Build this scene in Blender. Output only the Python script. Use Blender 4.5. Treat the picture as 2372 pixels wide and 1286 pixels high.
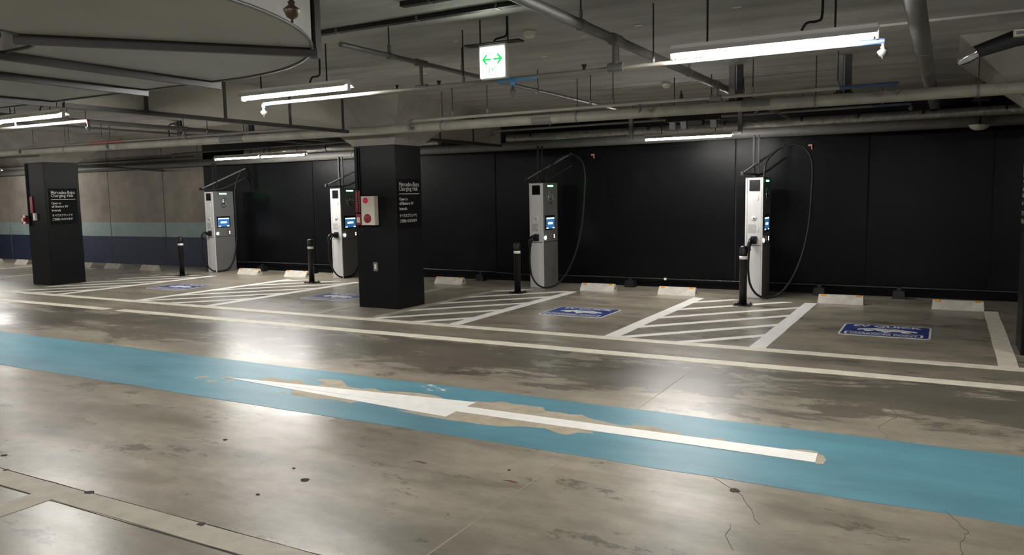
import bpy, bmesh, math, random
from mathutils import Vector, Matrix
random.seed(7)
for o in list(bpy.data.objects): bpy.data.objects.remove(o)
SC = bpy.context.scene
COL = SC.collection
V = Vector
PI = math.pi

# ------------------------------------------------------------------ camera
def setup_camera():
    yaw, pit, rol = (math.radians(a) for a in (-29.1095, -5.9517, -1.00857))
    fw = V((math.sin(yaw)*math.cos(pit), math.cos(yaw)*math.cos(pit), math.sin(pit)))
    r = V((math.cos(yaw), -math.sin(yaw), 0)); u = r.cross(fw)
    c, s = math.cos(rol), math.sin(rol)
    r, u = c*r + s*u, -s*r + c*u
    cam = bpy.data.cameras.new('camera'); ob = bpy.data.objects.new('camera', cam)
    COL.objects.link(ob)
    m = Matrix((r, u, -fw)).transposed().to_4x4(); m.translation = V((0, 0, 1.65))
    ob.matrix_world = m
    cam.sensor_width = 36.0; cam.lens = 1819.27/2372*36.0
    cam.clip_start = .05; cam.clip_end = 200
    SC.camera = ob
setup_camera()
SC.view_settings.view_transform = 'Standard'
SC.view_settings.look = 'None'
SC.view_settings.gamma = 1.0
SC.view_settings.use_curve_mapping = False
SC.view_settings.exposure = 1.42
SC.cycles.max_bounces = 4; SC.cycles.diffuse_bounces = 3; SC.cycles.glossy_bounces = 2; SC.cycles.transmission_bounces = 2
SC.cycles.use_light_tree = False
SC.cycles.caustics_reflective = False; SC.cycles.caustics_refractive = False
W = bpy.data.worlds.new('world'); SC.world = W; W.use_nodes = True
W.node_tree.nodes['Background'].inputs[0].default_value = (.02, .02, .022, 1)
W.node_tree.nodes['Background'].inputs[1].default_value = .1
TUBE = 150.0          # radiance of every fluorescent tube
LAMP_COL = (1.0, .97, .93)

# ------------------------------------------------------------------ materials
MATS = {}
def srgb(*c):
    return tuple(((x/255)/12.92 if x/255 <= .04045 else ((x/255+.055)/1.055)**2.4) for x in c) + (1,)
def mat(name, col, rough=.6, metal=0., noise=0., scale=6., bump=0., emit=None, strength=0., spec=.5, stretch=(1, 1, 1), coat=0.):
    if name in MATS: return MATS[name]
    m = bpy.data.materials.new(name); m.use_nodes = True
    nt = m.node_tree; b = nt.nodes['Principled BSDF']
    if len(col) == 3: col = tuple(col)+(1,)
    b.inputs['Base Color'].default_value = col
    b.inputs['Roughness'].default_value = rough
    b.inputs['Metallic'].default_value = metal
    b.inputs['Specular IOR Level'].default_value = spec
    if coat: b.inputs['Coat Weight'].default_value = coat
    if emit:
        b.inputs['Emission Color'].default_value = tuple(emit)+(1,) if len(emit) == 3 else emit
        b.inputs['Emission Strength'].default_value = strength
    if noise or bump:
        tc = nt.nodes.new('ShaderNodeTexCoord'); mp = nt.nodes.new('ShaderNodeMapping')
        mp.inputs['Scale'].default_value = stretch
        nt.links.new(tc.outputs['Object'], mp.inputs[0])
        n = nt.nodes.new('ShaderNodeTexNoise'); n.inputs['Scale'].default_value = scale; n.inputs['Detail'].default_value = 5
        n.inputs['Roughness'].default_value = .62
        nt.links.new(mp.outputs[0], n.inputs['Vector'])
        if noise:
            r = nt.nodes.new('ShaderNodeValToRGB')
            r.color_ramp.elements[0].position = .32; r.color_ramp.elements[1].position = .7
            r.color_ramp.elements[0].color = tuple(max(0, c*(1-noise)) for c in col[:3])+(1,)
            r.color_ramp.elements[1].color = tuple(min(1, c*(1+noise)) for c in col[:3])+(1,)
            nt.links.new(n.outputs['Fac'], r.inputs[0]); nt.links.new(r.outputs[0], b.inputs['Base Color'])
        if bump:
            bp = nt.nodes.new('ShaderNodeBump'); bp.inputs['Strength'].default_value = bump; bp.inputs['Distance'].default_value = .01
            nt.links.new(n.outputs['Fac'], bp.inputs['Height']); nt.links.new(bp.outputs[0], b.inputs['Normal'])
    if emit and strength < 5: m.cycles.emission_sampling = 'NONE'
    MATS[name] = m
    return m

def floor_material():
    m = bpy.data.materials.new('polished_floor_concrete'); m.use_nodes = True
    nt = m.node_tree; N = nt.nodes; L = nt.links; b = N['Principled BSDF']
    tc = N.new('ShaderNodeTexCoord')
    def noise(scale, detail, stretch, rough=.6, dist=0., loc=(0, 0, 0)):
        mp = N.new('ShaderNodeMapping'); mp.inputs['Scale'].default_value = stretch; mp.inputs['Location'].default_value = loc
        L.new(tc.outputs['Object'], mp.inputs[0])
        n = N.new('ShaderNodeTexNoise'); n.inputs['Scale'].default_value = scale; n.inputs['Detail'].default_value = detail
        n.inputs['Roughness'].default_value = rough; n.inputs['Distortion'].default_value = dist
        L.new(mp.outputs[0], n.inputs['Vector']); return n.outputs['Fac']
    def ramp(fac, stops):
        r = N.new('ShaderNodeValToRGB'); e = r.color_ramp.elements
        while len(e) < len(stops): e.new(.5)
        for k, (p, c) in enumerate(stops):
            e[k].position = p; e[k].color = c if len(c) == 4 else tuple(c)+(1,)
        L.new(fac, r.inputs[0]); return r.outputs[0]
    def mix(fac, a, c, mode='MIX'):
        x = N.new('ShaderNodeMix'); x.data_type = 'RGBA'; x.blend_type = mode
        if isinstance(fac, float): x.inputs[0].default_value = fac
        else: L.new(fac, x.inputs[0])
        for sock, val in ((6, a), (7, c)):
            if isinstance(val, tuple): x.inputs[sock].default_value = val
            else: L.new(val, x.inputs[sock])
        return x.outputs[2]
    g = lambda v: (v, v, v, 1)
    large = ramp(noise(.55, 3, (1, 1, 1)), [(.3, (.25, .223, .175)), (.72, (.41, .366, .285))])
    streak = ramp(noise(1.6, 6, (.4, 1.5, 1), .65, .4), [(.35, g(.66)), (.62, g(1.1))])
    col = mix(1., large, streak, 'MULTIPLY')
    fine = ramp(noise(7, 6, (.7, 1, 1), .72), [(.3, g(.74)), (.7, g(1.14))])
    col = mix(1., col, fine, 'MULTIPLY')
    # worn dark film left by tyres, flaking along its edges
    sep = N.new('ShaderNodeSeparateXYZ'); L.new(tc.outputs['Object'], sep.inputs[0])
    lane = N.new('ShaderNodeMapRange'); lane.inputs[1].default_value = 1.1; lane.inputs[2].default_value = .15
    d = N.new('ShaderNodeMath'); d.operation = 'SUBTRACT'; L.new(sep.outputs['Y'], d.inputs[0]); d.inputs[1].default_value = 6.75
    ab = N.new('ShaderNodeMath'); ab.operation = 'ABSOLUTE'; L.new(d.outputs[0], ab.inputs[0]); L.new(ab.outputs[0], lane.inputs[0])
    lane.inputs[3].default_value = 0.; lane.inputs[4].default_value = .17
    fl = N.new('ShaderNodeMath'); fl.operation = 'ADD'
    L.new(noise(1.5, 9, (.6, 1.3, 1), .8, .3, (3, 1, 0)), fl.inputs[0]); L.new(lane.outputs[0], fl.inputs[1])
    film = ramp(fl.outputs[0], [(.575, g(0)), (.6, g(1))])
    fx = N.new('ShaderNodeMath'); fx.operation = 'MULTIPLY'; L.new(film, fx.inputs[0]); fx.inputs[1].default_value = .78
    col = mix(fx.outputs[0], col, (.085, .074, .06, 1))
    # small pits
    vo = N.new('ShaderNodeTexVoronoi'); vo.inputs['Scale'].default_value = 1.9
    L.new(tc.outputs['Object'], vo.inputs['Vector'])
    pit = ramp(vo.outputs['Distance'], [(.0, g(1)), (.018, g(0))])
    col = mix(pit, col, (.03, .026, .024, 1))
    L.new(col, b.inputs['Base Color'])
    ro = ramp(noise(.9, 3, (.6, 1.2, 1), .6, 0, (7, 2, 0)), [(.3, g(.25)), (.7, g(.4))])
    L.new(ro, b.inputs['Roughness'])
    b.inputs['Specular IOR Level'].default_value = .5
    bp = N.new('ShaderNodeBump'); bp.inputs['Strength'].default_value = .12; bp.inputs['Distance'].default_value = .006
    L.new(noise(14, 3, (1, 1, 1), .7), bp.inputs['Height']); L.new(bp.outputs[0], b.inputs['Normal'])
    return m

def ceiling_material():
    m = mat('ceiling_concrete', (.30, .287, .262), .85, noise=.26, scale=1.3, bump=.25, stretch=(.6, 2.2, 1))
    return m

FLOOR_M = floor_material()
CEIL_M = ceiling_material()
BARE = mat('bare_concrete_patch', (.40, .345, .255), .6, noise=.2, scale=7)
CONC = mat('raw_concrete', (.205, .18, .15), .85, noise=.22, scale=2.2, bump=.25)
CAPM = mat('capital_concrete', (.23, .215, .19), .85, noise=.2, scale=2.5, bump=.2)
BLACKW = mat('black_wall_paint', (.0018, .0019, .0024), .36, noise=.25, scale=3, bump=.06, spec=.09)
BLACKP = mat('black_pillar_paint', (.0032, .0034, .004), .45, noise=.12, scale=5, bump=.05, spec=.13)
GROOVE = mat('dark_joint', (.004, .004, .004), .9)
NAVY = mat('navy_wall_paint', (.012, .018, .045), .55, noise=.15, scale=4)
PALEB = mat('pale_blue_green_paint', (.2, .255, .25), .55, noise=.1, scale=4)
WHITEP = mat('white_road_paint', (.93, .91, .87), .5, noise=.05, scale=9)
CREAMP = mat('cream_road_paint', (.86, .80, .66), .5, noise=.13, scale=6)
NEARP = mat('worn_cream_paint', (.47, .43, .335), .55, noise=.14, scale=8)
FADEDP = mat('faded_road_paint', (.42, .385, .315), .55, noise=.2, scale=5)
BLUEP = mat('blue_walkway_paint', (.098, .255, .318), .43, noise=.17, scale=2.2, stretch=(.5, 1.6, 1))
DECB = mat('decal_blue', (.025, .05, .21), .35, noise=.12, scale=5)
DECW = mat('decal_white', (.75, .75, .73), .4)
LAMPW = mat('white_enamel', (.8, .8, .78), .4)
TUBEM = mat('lit_tube', (1, 1, 1), .5, emit=LAMP_COL, strength=TUBE)
STEELD = mat('dark_steel', (.018, .018, .02), .55, metal=.1, spec=.3)
STEELG = mat('galvanised_steel', (.16, .16, .155), .5, metal=.5, noise=.15, scale=8)
PIPEG = mat('grey_painted_pipe', (.12, .115, .105), .55, noise=.15, scale=5)
PIPEW = mat('lagged_white_pipe', (.245, .23, .195), .6, noise=.2, scale=4)
FOIL = mat('foil_lagging', (.32, .31, .29), .35, metal=.7, noise=.35, scale=16, bump=.5)
PIPEB = mat('blue_pipe_band', (.12, .33, .62), .5)
PIPER = mat('red_pipe_band', (.55, .16, .15), .5)
CHROME = mat('chrome', (.75, .75, .75), .14, metal=1.)
DUCTM = mat('duct_sheet', (.40, .39, .36), .55, noise=.07, scale=2)
DUCTD = mat('void_shade_colour', (.012, .014, .018), .7)  # shade of the open duct centre put into a flat colour
BOARD = mat('beige_board', (.33, .305, .265), .7, noise=.06, scale=3)
FRAMEB = mat('brown_black_frame', (.035, .033, .032), .5)
SILVER = mat('silver_panel', (.66, .66, .65), .4, metal=.15, noise=.04, scale=30)
GREYP = mat('grey_panel', (.17, .17, .168), .36, metal=.3, noise=.04, scale=30)
BLACKPL = mat('black_plastic', (.007, .007, .008), .42, spec=.35)
RUBBER = mat('black_rubber', (.009, .009, .0095), .55, spec=.25)
REDP = mat('red_enamel', (.22, .011, .02), .4)
IVORY = mat('ivory_enamel', (.62, .58, .49), .45)
YELL = mat('yellow_label', (.75, .6, .2), .5)
ORANGE = mat('orange_reflector', (.75, .30, .03), .3)
STOPM = mat('wheel_stop_concrete', (.58, .55, .49), .7, noise=.14, scale=9, bump=.15)
STOPO = mat('old_wheel_stop_concrete', (.36, .33, .28), .8, noise=.2, scale=9, bump=.2)
SIGNB = mat('sign_black', (.0025, .0025, .003), .6, spec=.08)
SIGNW = mat('sign_white_letter', (.62, .61, .58), .5)
GREENE = mat('green_light', (.1, .9, .3), .4, emit=(.12, 1., .35), strength=7.)
SIGNE = mat('lit_sign_white', (1, 1, 1), .4, emit=(.9, 1., .88), strength=8.)
SIGNG = mat('lit_sign_green', (.02, .6, .15), .4, emit=(.01, .55, .09), strength=.5)
SCRB = mat('screen_blue', (.02, .1, .3), .2, emit=(.05, .2, .45), strength=.22)
SCRD = mat('screen_dark', (.004, .006, .012), .15)
SCRW = mat('screen_white', (.9, .9, .9), .3, emit=(.75, .9, 1.), strength=1.5)
LEDW = mat('white_led', (1, 1, 1), .3, emit=(.95, .97, 1.), strength=22.)
LEDP = mat('pink_led', (1, .6, .5), .3, emit=(1., .55, .42), strength=4.)
LEDR = mat('red_lamp', (.3, .006, .03), .25, emit=(1., .02, .1), strength=.07)
GLASSD = mat('dark_window', (.006, .006, .007), .12)
RUST = mat('rust_stain', (.12, .055, .035), .8, noise=.3, scale=20)
CRACK = mat('crack', (.05, .042, .036), .9)
HAIRL = mat('pale_saw_cut', (.36, .325, .26), .6)
HAIR = mat('hairline_crack', (.13, .112, .088), .9)

# ------------------------------------------------------------------ mesh helpers
class MB:
    def __init__(s): s.v = []; s.f = []; s.smooth = []
    def add(s, vs, fs, sm=False):
        o = len(s.v); s.v += [tuple(p) for p in vs]
        for f in fs: s.f.append(tuple(o+i for i in f)); s.smooth.append(sm)
        return s
    def box(s, x0, x1, y0, y1, z0, z1):
        return s.add([(x, y, z) for z in (z0, z1) for y in (y0, y1) for x in (x0, x1)],
                     [(0, 2, 3, 1), (4, 5, 7, 6), (0, 1, 5, 4), (2, 6, 7, 3), (0, 4, 6, 2), (1, 3, 7, 5)])
    def bbox(s, x0, x1, y0, y1, z0, z1, b=.01):
        bm = bmesh.new(); bmesh.ops.create_cube(bm, size=1)
        for v in bm.verts:
            v.co = V(((x0+x1)/2+v.co.x*(x1-x0), (y0+y1)/2+v.co.y*(y1-y0), (z0+z1)/2+v.co.z*(z1-z0)))
        bmesh.ops.bevel(bm, geom=bm.edges[:], offset=b, segments=2, affect='EDGES', profile=.7)
        bm.verts.index_update()
        s.add([v.co[:] for v in bm.verts], [[v.index for v in f.verts] for f in bm.faces]); bm.free(); return s
    def prism(s, poly, a, b, axis='z'):
        """poly: 2D points, extruded from a to b along axis (poly in the two other axes, in order)."""
        n = len(poly)
        def p(q, t): return {'z': (q[0], q[1], t), 'x': (t, q[0], q[1]), 'y': (q[0], t, q[1])}[axis]
        vs = [p(q, a) for q in poly]+[p(q, b) for q in poly]
        fs = [tuple(range(n))[::-1], tuple(range(n, 2*n))]+[(i, (i+1) % n, n+(i+1) % n, n+i) for i in range(n)]
        return s.add(vs, fs)
    def tube(s, pts, r, n=10, cap=True, radii=None):
        pts = [V(p) for p in pts]; rings = []; up = None
        for i, p in enumerate(pts):
            d = (pts[min(i+1, len(pts)-1)]-pts[max(i-1, 0)]).normalized()
            if up is None:
                up = V((0, 0, 1)) if abs(d.z) < .9 else V((1, 0, 0))
            a = d.cross(up)
            if a.length < 1e-5: a = d.cross(V((0, 1, 0)))
            a.normalize(); up = a.cross(d).normalized()
            rr = radii[i] if radii else r
            rings.append([p+a*(math.cos(2*PI*k/n)*rr)+up*(math.sin(2*PI*k/n)*rr) for k in range(n)])
        vs = [q for R in rings for q in R]
        fs = [(i*n+k, i*n+(k+1) % n, (i+1)*n+(k+1) % n, (i+1)*n+k) for i in range(len(pts)-1) for k in range(n)]
        s.add(vs, fs, True)
        if cap:
            s.add(rings[0], [tuple(range(n))[::-1]]); s.add(rings[-1], [tuple(range(n))])
        return s
    def lathe(s, prof, c, n=16, axis=(0, 0, 1)):
        c = V(c); ax = V(axis).normalized(); t = V((1, 0, 0)) if abs(ax.x) < .9 else V((0, 1, 0))
        a = ax.cross(t).normalized(); b = ax.cross(a)
        vs = []; m = len(prof)
        for k in range(n):
            d = a*math.cos(2*PI*k/n)+b*math.sin(2*PI*k/n)
            for r, h in prof: vs.append(c+ax*h+d*r)
        fs = [(k*m+j, ((k+1) % n)*m+j, ((k+1) % n)*m+j+1, k*m+j+1) for k in range(n) for j in range(m-1)]
        return s.add(vs, fs, True)
    def build(s, name, m, parent=None, label=None):
        me = bpy.data.meshes.new(name); me.from_pydata(s.v, [], s.f); me.update()
        bm = bmesh.new(); bm.from_mesh(me); bmesh.ops.recalc_face_normals(bm, faces=bm.faces[:]); bm.to_mesh(me); bm.free()
        for p, q in zip(me.polygons, s.smooth): p.use_smooth = q
        me.materials.append(m)
        o = bpy.data.objects.new(name, me); COL.objects.link(o)
        if parent: o.parent = parent
        if label: o['label'] = label
        return o

def tag(o, label, cat, group=None, kind=None):
    o['label'] = label; o['category'] = cat
    if group: o['group'] = group
    if kind: o['kind'] = kind
    return o
def empty(name, loc=(0, 0, 0), rz=0.):
    o = bpy.data.objects.new(name, None); COL.objects.link(o); o.location = loc; o.rotation_euler = (0, 0, rz)
    o.empty_display_size = .1
    return o
def thing(name, label, cat, loc=(0, 0, 0), group=None, rz=0.):
    return tag(empty(name, loc, rz), label, cat, group)
def copy_tree(o, parent=None):
    c = o.copy(); COL.objects.link(c); c.parent = parent
    for ch in list(o.children): copy_tree(ch, c)
    return c
def struct(o): o['kind'] = 'structure'; return o

def spline(pts, n=8):
    pts = [V(p) for p in pts]; P = [pts[0]*2-pts[1]]+pts+[pts[-1]*2-pts[-2]]; out = []
    for i in range(1, len(P)-2):
        for k in range(n):
            t = k/n
            out.append(.5*((2*P[i])+(-P[i-1]+P[i+1])*t+(2*P[i-1]-5*P[i]+4*P[i+1]-P[i+2])*t*t+(-P[i-1]+3*P[i]-3*P[i+1]+P[i+2])*t**3))
    out.append(P[-2]); return out

def text_mesh(body, depth=.001, bold=0.):
    c = bpy.data.curves.new('txt', 'FONT'); c.body = body; c.size = 1; c.extrude = 0; c.resolution_u = 3; c.offset = bold
    o = bpy.data.objects.new('txt', c); COL.objects.link(o)
    dg = bpy.context.evaluated_depsgraph_get(); dg.update()
    me = bpy.data.meshes.new_from_object(o.evaluated_get(dg))
    bpy.data.objects.remove(o); bpy.data.curves.remove(c)
    return me
SERIF = {'M': 'abAB', 'B': 'aA', 'H': 'abAB', 'h': 'abA', 'n': 'abX', 'r': 'aX', 'd': 'bD', 'b': 'A', 'i': 'cX', 'u': 'bXY', 'z': '', 'g': 'Y', 'a': 'b'}
def serif_mesh(body):
    """Letters with small slab feet at the stem ends."""
    vs, fs, pen = [], [], 0.
    for ch in body:
        if ch == ' ': pen += .30; continue
        g = text_mesh(ch, bold=.003); xs = [v.co.x for v in g.vertices]; x0, x1 = min(xs), max(xs); o = len(vs)
        vs += [(v.co.x-x0+pen, v.co.y, 0) for v in g.vertices]; fs += [tuple(o+i for i in p.vertices) for p in g.polygons]
        w = x1-x0; st = .04; cap = max(v.co.y for v in g.vertices); xh = .53
        for k in SERIF.get(ch, ''):
            x = {'a': st, 'b': w-st, 'c': w/2, 'A': st, 'B': w-st, 'X': st, 'Y': w-st, 'D': w-st}[k]
            y = 0. if k in 'abc' else (cap-.03 if k in 'ABD' else xh-.03)
            a, b = (x-.10, x+.10) if k in 'abc' else (x-.12, x+.05)
            q = len(vs); vs += [(pen+a, y, 0), (pen+b, y, 0), (pen+b, y+.035, 0), (pen+a, y+.035, 0)]; fs.append((q, q+1, q+2, q+3))
        pen += w+.10; bpy.data.meshes.remove(g)
    me = bpy.data.meshes.new('serif'); me.from_pydata(vs, [], fs); me.update()
    return me
def lettering(name, body, origin, ex, ey, width, height, m, parent, depth=.002, bold=0., serif=False):
    """Flat letters in the plane (ex, ey); origin = lower left corner; fitted to width x height."""
    me = serif_mesh(body) if serif else text_mesh(body, bold=bold)
    me.name = name
    xs = [v.co.x for v in me.vertices]; ys = [v.co.y for v in me.vertices]
    x0, x1, y0, y1 = min(xs), max(xs), min(ys), max(ys)
    ex, ey, origin = V(ex), V(ey), V(origin); ez = ex.cross(ey)
    bm = bmesh.new(); bm.from_mesh(me)
    for v in bm.verts:
        a = (v.co.x-x0)/(x1-x0)*width; b = (v.co.y-y0)/(y1-y0)*height
        v.co = origin+ex*a+ey*b+ez*depth
    bm.to_mesh(me); bm.free()
    me.materials.clear(); me.materials.append(m)
    o = bpy.data.objects.new(name, me); COL.objects.link(o); o.parent = parent
    return o

# ------------------------------------------------------------------ the setting
X0, X1, Y0, Y1, ZC = -38., 9., -9., 13.4, 3.03
floor = struct(MB().box(X0, X1, Y0, Y1+.3, -.2, 0).build('floor', FLOOR_M)); floor['label'] = 'stained polished concrete car park floor'
ceil = struct(MB().box(X0, X1, Y0, Y1+.3, ZC, ZC+.25).build('ceiling', CEIL_M)); ceil['label'] = 'board-marked raw concrete car park ceiling'
struct(MB().box(X0-.2, X0, Y0, Y1+.3, 0, ZC).build('wall_left', CONC))
struct(MB().box(X1, X1+.2, Y0, Y1+.3, 0, ZC).build('wall_right', CONC))
struct(MB().box(X0, X1, Y0-.2, Y0, 0, ZC).build('wall_front', CONC))
wall = struct(MB().box(X0, X1, Y1+.02, Y1+.3, 0, ZC).build('wall_rear', GROOVE)); wall['label'] = 'rear wall of black and bare concrete panels'
edges = [X0, -33.9, -29.3, -24.74, -19.9, -17.66, -16.12]
for a, b in zip(edges[:-1], edges[1:]):
    c = MB().box(a+.012, b-.012 if b > -17 else b-.012, Y1, Y1+.03, 0, ZC).build('concrete_panel', CONC, wall)
    MB().box(a+.013, b-.013, Y1-.004, Y1+.005, 0, .745).build('navy_band', NAVY, wall)
    MB().box(a+.013, b-.013, Y1-.004, Y1+.005, .745, 1.12).build('pale_blue_band', PALEB, wall)
edges = [-16.12, -12.54, -7.79, -3.145, -1.107, .541, 4.9, X1]
for a, b in zip(edges[:-1], edges[1:]):
    MB().box(a+.014, b-.014, Y1, Y1+.03, .0, ZC).build('black_panel', BLACKW, wall)
# base ledge along the black wall
struct(MB().box(-16.12, 4, Y1-.07, Y1, 0, .13).build('baseboard_rear', mat('black_skirting', (.0015, .0015, .002), .6, spec=.08)))
# shallow slab step in the ceiling towards the right
struct(MB().box(-.62, X1, 7.47, 8.2, ZC-.02, ZC+.02).build('trim_1', CEIL_M))
for y in (3.2, 9.9, 11.7):
    MB().box(X0+1, X1-1, y-.004, y+.004, ZC-.003, ZC+.01).build('formwork_joint', mat('formwork_line', (.11, .1, .09), .9), ceil)  # thin darker lines along the formwork joints
for x, y in ((-1.45, 6.15), (-2.3, 6.35), (-2.85, 6.5), (-3.6, 7.2), (-4.6, 6.6), (-5.2, 7.4), (-2.2, 9.3), (-1.2, 8.1), (-3.9, 6.05), (-1.6, 9.4)):
    MB().box(x-.03, x+.03, y-.012, y+.012, ZC-.004, ZC+.01).build('anchor_plate', IVORY, ceil)

# ---- floor paint (parts of the floor)
def paint(name, poly, m, h=.0025, label=None):
    return MB().prism(poly, -.001, h).build(name, m, floor, label)
def strip(name, xa, xb, ya, yb, m, h=.0025, axis='x', jit=.004, step=.35):
    """A painted strip with slightly ragged long edges."""
    lo, hi = [], []
    a, b = (xa, xb) if axis == 'x' else (ya, yb)
    n = max(1, int((b-a)/step))
    for i in range(n+1):
        t = a+(b-a)*i/n
        j = random.uniform(-jit, jit); k = random.uniform(-jit, jit)
        if axis == 'x': lo.append((t, ya+j)); hi.append((t, yb+k))
        else: lo.append((xa+j, t)); hi.append((xb+k, t))
    return paint(name, lo+hi[::-1], m, h)
strip('bay_front_line', -30, 7, 8.255, 8.425, CREAMP, .0022)
strip('lane_line', -30, -11.42, 7.455, 7.635, CREAMP, .0022)
strip('lane_line', -11.15, 7, 7.455, 7.635, CREAMP, .0022)
strip('walkway_band', -30, 7, 4.42, 5.605, BLUEP, .0015, jit=.012)
strip('near_bay_line', -12, 3, 2.45, 2.61, NEARP, .0025)
strip('near_bay_divider', -4.53, -4.345, -3, 2.45, NEARP, .0025, 'y')
for ya in (2.437, 2.612): strip('line_edge', -12, 3, ya, ya+.008, CRACK, .0012, jit=.003, step=.2)
strip('bay_divider', -3.475, -3.30, 8.425, 12.13, WHITEP, .003, 'y')
strip('bay_divider', -1.815, -1.645, 8.425, 12.13, WHITEP, .003, 'y')
strip('bay_divider', -5.655, -5.49, 8.425, 12.14, WHITEP, .003, 'y')
strip('bay_divider', -10.27, -10.09, 8.425, 12.0, WHITEP, .003, 'y')
strip('bay_divider', -12.0, -11.83, 8.425, 11.9, WHITEP, .003, 'y')
strip('bay_divider', -14.26, -14.09, 8.425, 11.9, WHITEP, .003, 'y')
strip('bay_divider', .45, .612, 8.425, 12.15, CREAMP, .0028, 'y')
strip('old_bay_divider', -7.0, -6.84, 8.425, 12.0, FADEDP, .0022, 'y')
strip('old_bay_divider', -8.06, -7.92, 8.425, 12.2, FADEDP, .0022, 'y')
strip('old_bay_divider', -18.9, -18.8, 8.425, 12.2, CREAMP, .0022, 'y')
strip('old_bay_divider', -21.4, -21.3, 8.425, 12.2, CREAMP, .0022, 'y')
strip('old_bay_divider', -23.9, -23.8, 8.425, 12.2, CREAMP, .0022, 'y')
def clip_poly(poly, lo, hi):
    def cut(P, f, inter):
        out = []
        for i in range(len(P)):
            a, b = P[i], P[(i+1) % len(P)]
            if f(a): out.append(a)
            if f(a) != f(b): out.append(inter(a, b))
        return out
    def at(y): return lambda a, b: (a[0]+(b[0]-a[0])*(y-a[1])/(b[1]-a[1]), y)
    P = cut(poly, lambda p: p[1] >= lo, at(lo))
    return cut(P, lambda p: p[1] <= hi, at(hi)) if P else P
for xa, xb, y0, top in ((-3.31, -1.81, 7.59, 12.13), (-6.88, -5.65, 7.66, 12.14), (-11.84, -10.26, 7.6, 12.0), (-15.75, -14.25, 7.55, 11.9)):
    for k in range(6):
        ya = y0+.80*k; dy = 1.06*(xb-xa)
        P = clip_poly([(xa, ya-.09), (xb, ya-.09+dy), (xb, ya+.09+dy), (xa, ya+.09)], 8.43, top)
        if len(P) > 2: paint('hatch_stripe', P, WHITEP, .0028)
PATCH = [
[(-5.530,5.090),(-5.469,5.202),(-5.255,5.155),(-5.186,5.231),(-4.967,5.123),(-4.864,5.123),(-4.863,5.244),(-5.041,5.285),(-4.982,5.356),(-4.786,5.371),(-4.589,5.222),(-4.423,5.201),(-4.332,5.266),(-4.202,5.203),(-4.053,5.273),(-3.858,5.298),(-3.721,5.293),(-3.576,5.241),(-3.474,5.080),(-4.142,5.069),(-4.927,5.035),(-5.432,5.042)],
[(-3.309,5.016),(-3.337,5.145),(-3.298,5.281),(-3.164,5.285),(-3.118,5.346),(-3.041,5.352),(-2.941,5.334),(-2.840,5.338),(-2.714,5.345),(-2.661,5.267),(-2.539,5.274),(-2.449,5.258),(-2.366,5.283),(-2.287,5.224),(-2.186,5.201),(-2.083,5.168),(-1.988,5.151),(-1.889,5.216),(-1.782,5.223),(-1.719,5.180),(-1.574,5.165),(-1.530,5.104),(-1.928,4.994),(-2.575,5.015),(-3.140,5.014)],
[(-3.703,4.782),(-3.566,4.757),(-3.393,4.742),(-3.213,4.730),(-3.064,4.738),(-2.878,4.739),(-2.755,4.758),(-2.658,4.815),(-2.550,4.837),(-2.451,4.849),(-2.336,4.797),(-2.251,4.776),(-2.213,4.857),(-2.101,4.882),(-2.131,4.938),(-2.704,5.001),(-3.128,4.994),(-3.285,4.958),(-3.288,4.823),(-3.531,4.841)],
[(-4.868,4.809),(-4.921,4.923),(-4.809,4.948),(-4.553,4.957),(-4.209,4.907),(-4.158,4.856),(-4.187,4.792),(-4.321,4.804),(-4.457,4.816),(-4.547,4.774),(-4.688,4.786),(-4.781,4.780)],
[(-0.683,5.119),(-0.632,5.092),(-0.608,5.019),(-0.615,4.933),(-0.650,4.916),(-0.674,4.986)],
[(-0.839,5.133),(-0.719,5.165),(-0.668,5.144),(-0.665,5.059),(-0.807,5.094)],
[(-1.374,5.100),(-1.295,5.177),(-1.244,5.124),(-1.326,5.084)],
[(-6.151,4.869),(-6.085,4.997),(-6.054,4.946),(-6.081,4.836)],
[(-5.937,4.839),(-5.882,4.884),(-5.814,4.834),(-5.868,4.790)],
[(-5.933,4.969),(-5.912,5.044),(-5.807,5.073),(-5.879,4.949)],
[(-4.994,4.816),(-4.948,4.843),(-4.921,4.812),(-4.962,4.793)],
[(-5.775,4.883),(-5.738,4.994),(-5.698,4.950),(-5.728,4.867)]]
def ragged(P, amp=.012, step=.05):
    out = []
    for i in range(len(P)):
        a, b = V(P[i]), V(P[(i+1) % len(P)]); n = max(1, int((b-a).length/step))
        for k in range(n):
            q = a.lerp(b, k/n)
            out.append((q.x+random.uniform(-amp, amp), q.y+random.uniform(-amp, amp)))
    return out
for P in PATCH: paint('peeled_patch', ragged(P, .008 if len(P) > 6 else .003), BARE, .002, 'bare concrete where the blue paint has peeled')
for k in range(16):
    x = random.uniform(-4.0, -3.72); y = random.uniform(5.40, 5.6)
    paint('paint_chip', [(x, y), (x+random.uniform(.02, .07), y+.005), (x+.03, y+random.uniform(.015, .03))], WHITEP, .002)
arrow_shaft = paint('direction_arrow_shaft', [(-5.88, 5.0), (-5.0, 5.055), (-3.27, 5.10), (-.67, 5.11), (-.66, 4.935), (-3.27, 4.95), (-4.9, 4.99)], WHITEP, .005, 'white arrow pointing left on the blue walkway')
paint('direction_arrow_head', [(-5.88, 5.01), (-3.27, 5.245), (-3.27, 5.10), (-4.9, 5.04)], WHITEP, .0045)
paint('direction_arrow_head', [(-5.88, 5.0), (-4.9, 4.985), (-3.27, 4.95), (-3.26, 4.79)], WHITEP, .0045)
strip('saw_cut_joint', -2.062, -2.054, -3, 4.42, HAIRL, .0012, 'y')
strip('saw_cut_joint', -2.052, -2.042, 5.605, 7.45, HAIRL, .0012, 'y')
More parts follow.
